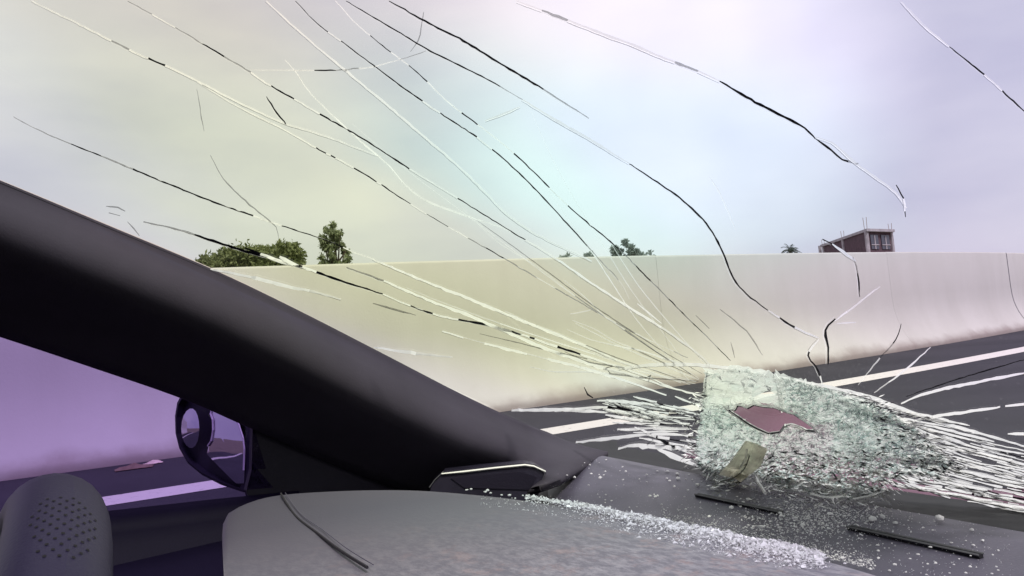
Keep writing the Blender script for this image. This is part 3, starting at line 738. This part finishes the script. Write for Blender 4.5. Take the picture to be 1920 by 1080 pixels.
# dashboard ---------------------------------------------------
DT = [(1000,822),(1060,839),(1150,857),(1310,886),(1450,911),(1600,937),(1750,962),(1910,990)]
edge = [onz(x, y, -.130) for x, y in DT]
ext = [Vector((-.80, .56, 1.115))] + edge[1:] + [Vector((0, edge[-1].y-.012, 1.12)), Vector((.3, .47, 1.12)), Vector((.6, .50, 1.12)), Vector((.80, .56, 1.115))]
ext = spline(ext, .03)
def dz(x, y):     # gentle relief of the dashboard top
    return -.130
rows = []
for k, (fy, dzz) in enumerate([(.0, -.06), (.0, -.012), (-.0015, -.003), (-.006, 0), (-.03, .001), (-.055, .0005), (-.085, -.001), (-.12, -.004), (-.16, -.010), (-.21, -.020), (-.26, -.034), (-.30, -.060), (-.31, -.16), (-.31, -.45)]):
    rows.append([Vector((p.x, p.y+fy*max(.12, min(1, (p.x+.80)/.38)), 1.25-.130+dzz)) for p in ext])
dm = MB(); dm.grid(rows[:10]); dm.grid(rows[9:], 1); dash = part(dm, 'dashboard', [M_dash, M_navy], smooth=True, label='dark grey dashboard top strewn with glass')
for pg in dash.data.polygons:
    if pg.center.y < .30 and pg.center.x < -.42: pg.material_index = 1
# shelf below the glass, dark band
fb = MB(); q0 = [Vector((p.x, p.y+.001, 1.25-.134)) for p in ext]; q1 = [Vector((p.x, p.y+.075, 1.25-.139)) for p in ext]
fb.grid([q0, q1]); part(fb, 'defroster_shelf', M_rubber, smooth=True)
ub = MB(); ub.box((-.795, -.3, 1.062), (-.52, .36, 1.10)); part(ub, 'dash_underside', M_navy); ub = MB(); ub.box((-.795, .50, .32), (.795, .575, 1.095)); part(ub, 'firewall', M_navy); ub = MB(); ub.box((-.79, -.30, 1.02), (.79, .58, 1.06)); part(ub, 'dash_underside', M_navy)
# long narrow slots in the dashboard top
def slot(pa, pb, w, name='defroster_slot'):
    a = onz(*pa, -.129); b = onz(*pb, -.129); d = (b-a).normalized(); s_ = Vector((-d.y, d.x, 0))*w; up = Vector((0, 0, .0012))
    m = MB(); m.prism([a-s_+up, b-s_+up, b+s_+up, a+s_+up], (0, 0, -.002)); o = part(m, name, M_hole, dash)
    m = MB(); m.tube([a-s_*1.25+up, b-s_*1.25+up], .0006, 4); m.tube([a+s_*1.3+up, b+s_*1.3+up], .0005, 4); m.build('slot_lip', M_vinyl, dash)
slot((1306, 929), (1466, 963), .0013); slot((1592, 990), (1840, 1044), .0016)

# corner trim with a bright strip
c0 = onz(915, 925, -.135); cn = Vector((c0.x-EYE.x, c0.y, 0)).normalized()
def cp(x, y, back=0): return onpl(x, y, c0-cn*.0, cn)+cn*back
TR = [(803,932),(812,903),(832,884),(900,876),(984,868),(1003,871),(1022,883),(1006,938),(985,944),(900,938)]
m = MB(); m.prism([cp(x, y) for x, y in TR], cn*.03+Vector((0, 0, -.002))); trim = part(m, 'side_vent', M_line_gloss, label='dark angular corner panel with a bright chrome upper edge')
TOPc = [(828,888),(870,884),(930,877),(984,871.5),(1001,874),(1023,884)]
m = MB(); q = [cp(x, y, -.0015) for x, y in TOPc]; vs = []
for i, p in enumerate(q):
    h = .0007 if i in (0,) else .0010
    vs.append([p+Vector((0, 0, h)), p-cn*.001, p-Vector((0, 0, h)), p+cn*.002])
for i in range(len(q)-1): m.add(vs[i]+vs[i+1], [(0, 1, 5, 4), (1, 2, 6, 5), (2, 3, 7, 6), (3, 0, 4, 7)])
part(m, 'chrome_strip', simple('bright_trim', (.88, .88, .82), .45, 0), trim)
m = MB(); m.tube([cp(1023, 886, -.001), cp(1005, 924, -.001)], .0004, 4); m.build('trim_edge', M_vinyl, trim)
m = MB(); m.tube([cp(x, y, -.001) for x, y in [(805,914),(815,900),(832,884)]], .0005, 4); m.build('trim_edge', M_vinyl, trim)
m = MB(); m.prism([cp(x, y, -.0005) for x, y in [(845,896),(975,884),(1006,894),(992,918),(870,914)]], -cn*.0006); part(m, 'grille_face', M_dark, trim)

# instrument hood --------------------------------------------
HE = [(416,1000),(418,980),(428,960),(448,948),(485,934),(530,925.5),(600,920),(700,916.5),(800,918),(930,929),(1050,945),(1150,962),(1250,984),(1370,1008),(1480,1031),(1600,1060),(1750,1105)]
HP = [onz(p.x, p.y, -.075) for p in spline([(a, b, 0) for a, b in HE], 14)]
ctr = onz(440, 1480, -.075); rows = []
prf = [(1.0, -.06), (1.004, -.02), (1.004, -.006), (.997, -.0015), (.985, 0), (.95, .0008), (.88, .002), (.75, .0035), (.6, .004), (.4, .003), (.2, .000), (.02, -.003)]
for s_, dz_ in prf: rows.append([Vector((ctr.x+(p.x-ctr.x)*s_, ctr.y+(p.y-ctr.y)*s_, p.z+dz_)) for p in HP])
hm = MB(); hm.grid(rows); hood = part(hm, 'instrument_hood', M_hood, smooth=True, label='grey leather instrument hood dusted with glass powder')
def onhood(x, y): return onz(x, y, -.0735)
m = MB(); m.tube([onhood(p.x, p.y)+Vector((0, 0, .0002+.0034*max(0, (p.y-926)/160)**.5)) for p in spline([(527,926,0),(535,945,0),(558,980,0),(595,1012,0),(640,1050,0),(690,1085,0)], 8)], .00055, 6); m.build('seam', M_seam, hood)
m = MB(); m.tube([onhood(p.x+6, p.y-1)+Vector((0, 0, .0009+.0034*max(0, (p.y-928)/160)**.5)) for p in spline([(529,928,0),(538,946,0),(562,980,0),(600,1010,0),(646,1050,0),(696,1085,0)], 8)], .0002, 5); m.build('seam_piping', M_dash, hood)

# door -------------------------------------------------------
SL = [(-500,1015),(-200,996),(0,976),(210,957),(400,936),(560,920)]
sp_ = [onx(x, y, -.745) for x, y in SL]
m = MB(); rows = [[p+Vector((-.05, 0, -.012)) for p in sp_], [p+Vector((-.012, 0, -.004)) for p in sp_], [p for p in sp_], [p+Vector((.012, 0, -.006)) for p in sp_], [p+Vector((.018, 0, -.016)) for p in sp_], [p+Vector((.018, 0, -.030)) for p in sp_], [p+Vector((.05, 0, -.045)) for p in sp_], [p+Vector((.055, 0, -.5)) for p in sp_]]
m.grid(rows); part(m, 'door_panel', M_navy, smooth=True)
m = MB(); m.box((.74, -2.2, .6), (.78, .5, 1.14)); part(m, 'door_panel', M_navy)
# window in the door: tinted pane
wp = [onx(x, y, X) for x, y, X in [(-420, 500, -.652), (-100, 590, -.70), (345, 738, -.745), (520, 800, -.755), (560, 935, -.755), (0, 990, -.755), (-500, 1030, -.755)]]
m = MB(); m.prism(wp, (-.004, 0, 0)); part(m, 'side_window', M_side, label='purple tinted side window')
# dark corner between pillar and door
sc = [onx(x, y, -.752) for x, y in [(474, 790), (640, 862), (860, 940), (860, 990), (470, 945), (462, 920), (472, 880)]]
m = MB(); m.prism(sc, (-.01, 0, 0)); part(m, 'mirror_sail', M_dark)
# roof lining and the back of the cabin
rf = MB(); rf.box((-.62, -2.3, Lt.z+.0), (.62, Lt.y-.004, Lt.z+.05)); part(rf, 'roof', M_lining)
bk = MB(); bk.box((-.78, -2.36, .3), (.78, -2.31, Lt.z)); part(bk, 'rear_panel', M_lining)
fl_ = MB(); fl_.box((-.79, -2.3, .28), (.79, .58, .33)); part(fl_, 'floor', M_dark)
st = MB(); st.box((.12, -.95, .33), (.62, -.35, .75)); st.box((.14, -1.1, .75), (.6, -.93, 1.25)); s1 = part(st, 'seat', M_dark); s1.modifiers.new('b', 'BEVEL').width = .04

# wing mirror -------------------------------------------------
mc = onx(412, 828, -.93)
dc = (EYE-mc).normalized(); dr = Vector((-.55, -.83, -.012)).normalized(); mn = (dc+dr).normalized()
def mp_(x, y, off=0): return onpl(x, y, mc, mn)+mn*off
wmr = MB(); HO = [(347,738),(338,755),(334,780),(335,812),(342,840),(358,868),(385,890),(420,908),(462,922),(474,900),(474,800),(452,764),(420,745),(380,728)]
front = [mp_(x, y, .004) for x, y in HO]; cN = sum(front, Vector())/len(front)
lay = [front, [p-mn*.012 for p in front], [cN+(p-cN)*.96-mn*.04 for p in front], [cN+(p-cN)*.78-mn*.075 for p in front], [cN+(p-cN)*.4-mn*.09 for p in front]]
n = len(front); vs = [v for l_ in lay for v in l_]; fs = [(i*n+k, i*n+(k+1) % n, (i+1)*n+(k+1) % n, (i+1)*n+k) for i in range(4) for k in range(n)]; fs.append(tuple(4*n+k for k in range(n)))
inner = [cN+(p-cN)*.93+mn*.001 for p in front]; b_ = len(vs); vs += inner; fs += [(k, (k+1) % n, b_+(k+1) % n, b_+k) for k in range(n)]; 
inn2 = [p-mn*.008 for p in inner]; c_ = len(vs); vs += inn2; fs += [(b_+k, b_+(k+1) % n, c_+(k+1) % n, c_+k) for k in range(n)]; fs.append(tuple(c_+k for k in range(n)))
wmr.add(vs, fs); wing = part(wmr, 'wing_mirror', M_dark, label='dark left wing mirror outside the side window')
# stalk
m = MB(); m.tube([mp_(455, 905, -.03), Vector((-.80, mc.y+.03, mc.z-.06))], .018, 8); m.build('mirror_arm', M_dark, wing)
mu = (Vector((0, 0, 1))-mn*mn.z).normalized(); mv = mu.cross(mn)
def mglass(name, poly, rad, off, mat, bead=None):
    P2 = [((mp_(x, y)-mc).dot(mv), (mp_(x, y)-mc).dot(mu)) for x, y in poly]; ca = sum(p[0] for p in P2)/len(P2); cb = sum(p[1] for p in P2)/len(P2)
    m = MB(); rows = []
    K = 10
    for k in range(K+1):
        s_ = k/K; rows.append([])
        for (a, b) in P2+[P2[0]]:
            u, v = (a-ca)*s_, (b-cb)*s_; rows[-1].append(mc+mv*(ca+u)+mu*(cb+v)+mn*(off-(u*u+v*v)/(2*rad)))
    m.grid(rows); o = part(m, name, mat, wing, smooth=True)
    if o.data.polygons[len(o.data.polygons)//2].normal.dot(mn) < 0:
        o.data.flip_normals()
    return rows[-1]
G = [(407,764),(406,775),(411,786),(412,805),(409,825),(402,835),(398,850),(420,872),(440,893),(452,905),(466,905),(468,880),(470,840),(468,820),(460,795),(449,778),(430,769)]
rim = mglass('mirror_glass', G, .55, .008, M_mirror)
m = MB(); m.tube([p+mn*.001 for p in rim[0:6]], .0010, 5); m.tube([p+mn*.001 for p in rim[11:]], .0010, 5); m.build('glass_edge', M_lilac, wing)
OV = [(371+18*math.cos(t)*(1 if math.cos(t) < 0 else .9), 802+37*math.sin(t)) for t in [2*math.pi*k/18 for k in range(18)]]
mglass('blind_spot_mirror', OV, .10, .0105, M_mirror)

# steering wheel ---------------------------------------------
tr_, RR = .0165, .185
top = onz(108, 990, -.053); top = EYE+(ray(108, 983)/ray(108, 983).length)*.352
uw = Vector((0, .36, .933)).normalized(); xw = Vector((1, 0, 0)); nw = xw.cross(uw)
wc = top-uw*RR - Vector((.012, 0, 0))
def tor(a, b, rr=tr_): return wc+(xw*math.sin(a)+uw*math.cos(a))*(RR+rr*math.cos(b))+nw*rr*math.sin(b)*1.05
rows = [[tor(2*math.pi*i/120, 2*math.pi*j/24) for j in range(25)] for i in range(121)]
m = MB(); m.grid(rows); wheel = part(m, 'steering_wheel', M_leather, smooth=True, label='steering wheel rim in perforated grey leather')
pf = MB()
for i in range(-24, 40):
    for j in range(0, 16):
        a = R(i*.92); b = R(-90+j*13+(i % 2)*6.5)
        p = tor(a, b, tr_+.00015); e_ = p-EYE; qx = 960+FPX*e_.dot(CX)/e_.dot(Fv); qy = 540-FPX*e_.dot(CY)/e_.dot(Fv)
        if ((qx-118)/66)**2+((qy-990)/62)**2 > 1: continue
        q = (p-tor(a, b, 0)).normalized(); t1 = (tor(a+.01, b)-tor(a, b)).normalized(); t2 = q.cross(t1)
        pf.add([p+(t1*math.cos(2*math.pi*k/8)+t2*math.sin(2*math.pi*k/8))*.0006 for k in range(8)], [tuple(range(8))])
fixn(pf.build('perforation', M_hole, wheel, kind='stuff'))
m = MB()
for a in (R(95), R(265), R(180)): m.tube([tor(a, math.pi, tr_), wc+nw*-.0-(nw*-.02)], [.014, .02], 8)
m.build('spoke', M_dark, wheel); m = MB(); m.tube([wc+nw*.03, wc-nw*.05], [.07, .05], 20); m.build('hub', M_dark, wheel)

# ------------------------------------------------------------------ loose glass
r = random.Random(77); var = []
for k in range(7):
    bm = bmesh.new(); bmesh.ops.create_icosphere(bm, subdivisions=1, radius=.5)
    for v in bm.verts: v.co = Vector((v.co.x*r.uniform(.7, 1.3), v.co.y*r.uniform(.6, 1.2), max(-.28, v.co.z*r.uniform(.4, .9))))
    me = bpy.data.meshes.new('glass_crumb'); bm.to_mesh(me); bm.free(); me.materials.append(M_shard); var.append(me)
def dash_y(x): return interp([(1000, 822), (1060, 839), (1150, 857), (1310, 886), (1450, 911), (1600, 937), (1750, 962), (1910, 990)], x)
def hood_y(x): return interp([(800, 918), (930, 929), (1050, 945), (1150, 962), (1250, 984), (1370, 1008), (1480, 1031), (1600, 1060), (1750, 1105), (1920, 1140)], x)
def surf(x, y, hoodp=False):
    p = onz(x, y, -.075 if hoodp else -.1285)
    if hoodp: p.z = 1.25-.0725
    else: p.z = 1.25-.1288
    return p
def crumb(x, y, s_, label, group, hoodp=False, stretch=1):
    o = ob('glass_crumb', r.choice(var), label=label, category='glass crumb'); p = surf(x, y, hoodp); o.location = p
    d = (p-EYE).length*s_/FPX; o.scale = (d*stretch, d, d*r.uniform(.7, 1.0)); o.rotation_euler = (0, 0, r.uniform(0, 6.28)) if stretch == 1 else (0, 0, R(-40)+r.gauss(0, .2))
    o.location.z += d*.25
    if group: o['group'] = group
for x, y, s_, lab in [(1762, 975, 16, 'largest glass chunk alone on the right part of the dashboard'), (1635, 976, 15, 'flat bright glass crumb right of the sagging glass and left of two smaller ones'), (1655, 971, 11, 'round glass crumb touching up behind the flat bright one'),
    (1680, 982, 9, 'oval glass crumb in front of the pair below the sagging glass'), (1308, 910, 10, 'single glass crumb just behind the left dashboard slot'), (1394, 915, 8, 'glass crumb under the tip of the beige torn flap'),
    (1403, 937, 9, 'glass crumb lying on the rear lip of the left slot'), (1372, 953, 10, 'elongated glass crumb in front of the left slot'), (1427, 990, 13, 'big round glass crumb between the two slots near the hood'),
    (1329, 969, 7, 'glass crumb standing off the hood edge below the left slot'), (1271, 898, 9, 'roundest glass crumb on the bare dashboard middle'), (1126, 897, 8, 'bright glass crumb right of the corner panel'),
    (1744, 1026, 6, 'small glass crumb in front of the right slot'), (1843, 1014, 6, 'small glass crumb far right on the dashboard'), (1557, 965, 11, 'grey glass crumb below the hanging glass edge')]:
    crumb(x, y, s_, lab, None)
for x, y in [(1219, 931), (1229, 932)]: crumb(x, y, 7, 'one of two twin glass crumbs side by side near the hood edge', 'twin glass crumbs')
for x, y, s_, st_ in [(1003, 850, 9, 2.0), (1012, 846, 7, 1.6)]: crumb(x, y, s_, 'glass sliver on the dashboard corner above the chrome edged panel', 'slivers above the corner panel', stretch=st_)
k = 0
while k < 175:
    x = r.uniform(1030, 1905); y0, y1 = dash_y(x)+6, min(hood_y(x)-4, 1078)
    y = y0+(y1-y0)*r.random()**(.6 if x > 1350 else 1)
    if x < 1030+max(0, (900-y))*.5: continue
    if inside((x, y), OUT): continue
    if x > 1650 and r.random() < .35: continue
    lab, grp = (('small pale glass crumb scattered on the dashboard between corner panel and left slot', 'crumbs left of the slots') if x < 1300 else
                ('small pale glass crumb scattered around the left slot below the shattered patch', 'crumbs round the left slot') if x < 1590 else
                ('small pale glass crumb scattered around the right slot of the dashboard', 'crumbs round the right slot'))
    crumb(x, y, r.uniform(2.5, 6)*(1 if r.random() < .8 else 1.7), lab, grp); k += 1
for k in range(70):
    t = r.random()**.7; x = 850+t*750; y = hood_y(x)+r.uniform(4, 70)*t+3
    if y > 1078: continue
    crumb(x, y, r.uniform(4, 9), 'small pale glass crumb among many lying on the grey instrument hood', 'small glass crumbs on the instrument hood', True)
# powder
pw = MB(); r = random.Random(9)
def grain(p, s_, flat=.5):
    a = [Vector((r.uniform(-1, 1), r.uniform(-1, 1), r.uniform(-.2, flat)))*s_ for _ in range(3)]+[Vector((0, 0, s_*r.uniform(.3, 1)))]
    pw.add([p+q for q in a], [(0, 1, 2), (0, 3, 1), (1, 3, 2), (2, 3, 0)])
for k in range(12000):
    t = r.random()**.75; x = 985+t*560; th = 3+17*max(0, min(1, (x-1030)/350)); y = hood_y(x)+3+abs(r.gauss(0, 1))*th*(.5 if r.random() < .75 else 1.6)
    y += 1.2*math.sin(x*.05)+r.gauss(0, 1.5)-2+(r.random()**6)*14*t
    if y > 1079: continue
    grain(surf(x, y, True)-Vector((0, 0, .0008)), r.uniform(.0002, .0006)*(1 if r.random() < .9 else 2.8))
for k in range(1800):
    x = r.uniform(1240, 1640); y = hood_y(x)-abs(r.gauss(0, 14))-2
    if y > 1079 or y < dash_y(x)+8: continue
    grain(surf(x, y), r.uniform(.0003, .0009))
for k in range(2400):
    x = r.gauss(1530, 75); y = r.gauss(965, 22)
    if y < dash_y(x)+3 or y > 1079: continue
    grain(surf(x, y), r.uniform(.0003, .0012))
for k in range(1500):
    x = r.uniform(1030, 1900); y = dash_y(x)+4+r.random()*(hood_y(x)-dash_y(x))
    if y > 1079: continue
    grain(surf(x, y), r.uniform(.0002, .0005))
for k in range(5200):
    x = r.uniform(900, 1560); y = hood_y(x)+8+r.random()**.8*110
    if y > 1079: continue
    grain(surf(x, y, True)-Vector((0, 0, .0006)), r.uniform(.0002, .0006))
ob('glass_powder', mesh('glass_powder', pw.v, pw.f, [M_shard]), kind='stuff', label='white glass powder heaped along the instrument hood edge and over the dashboard', category='glass powder')
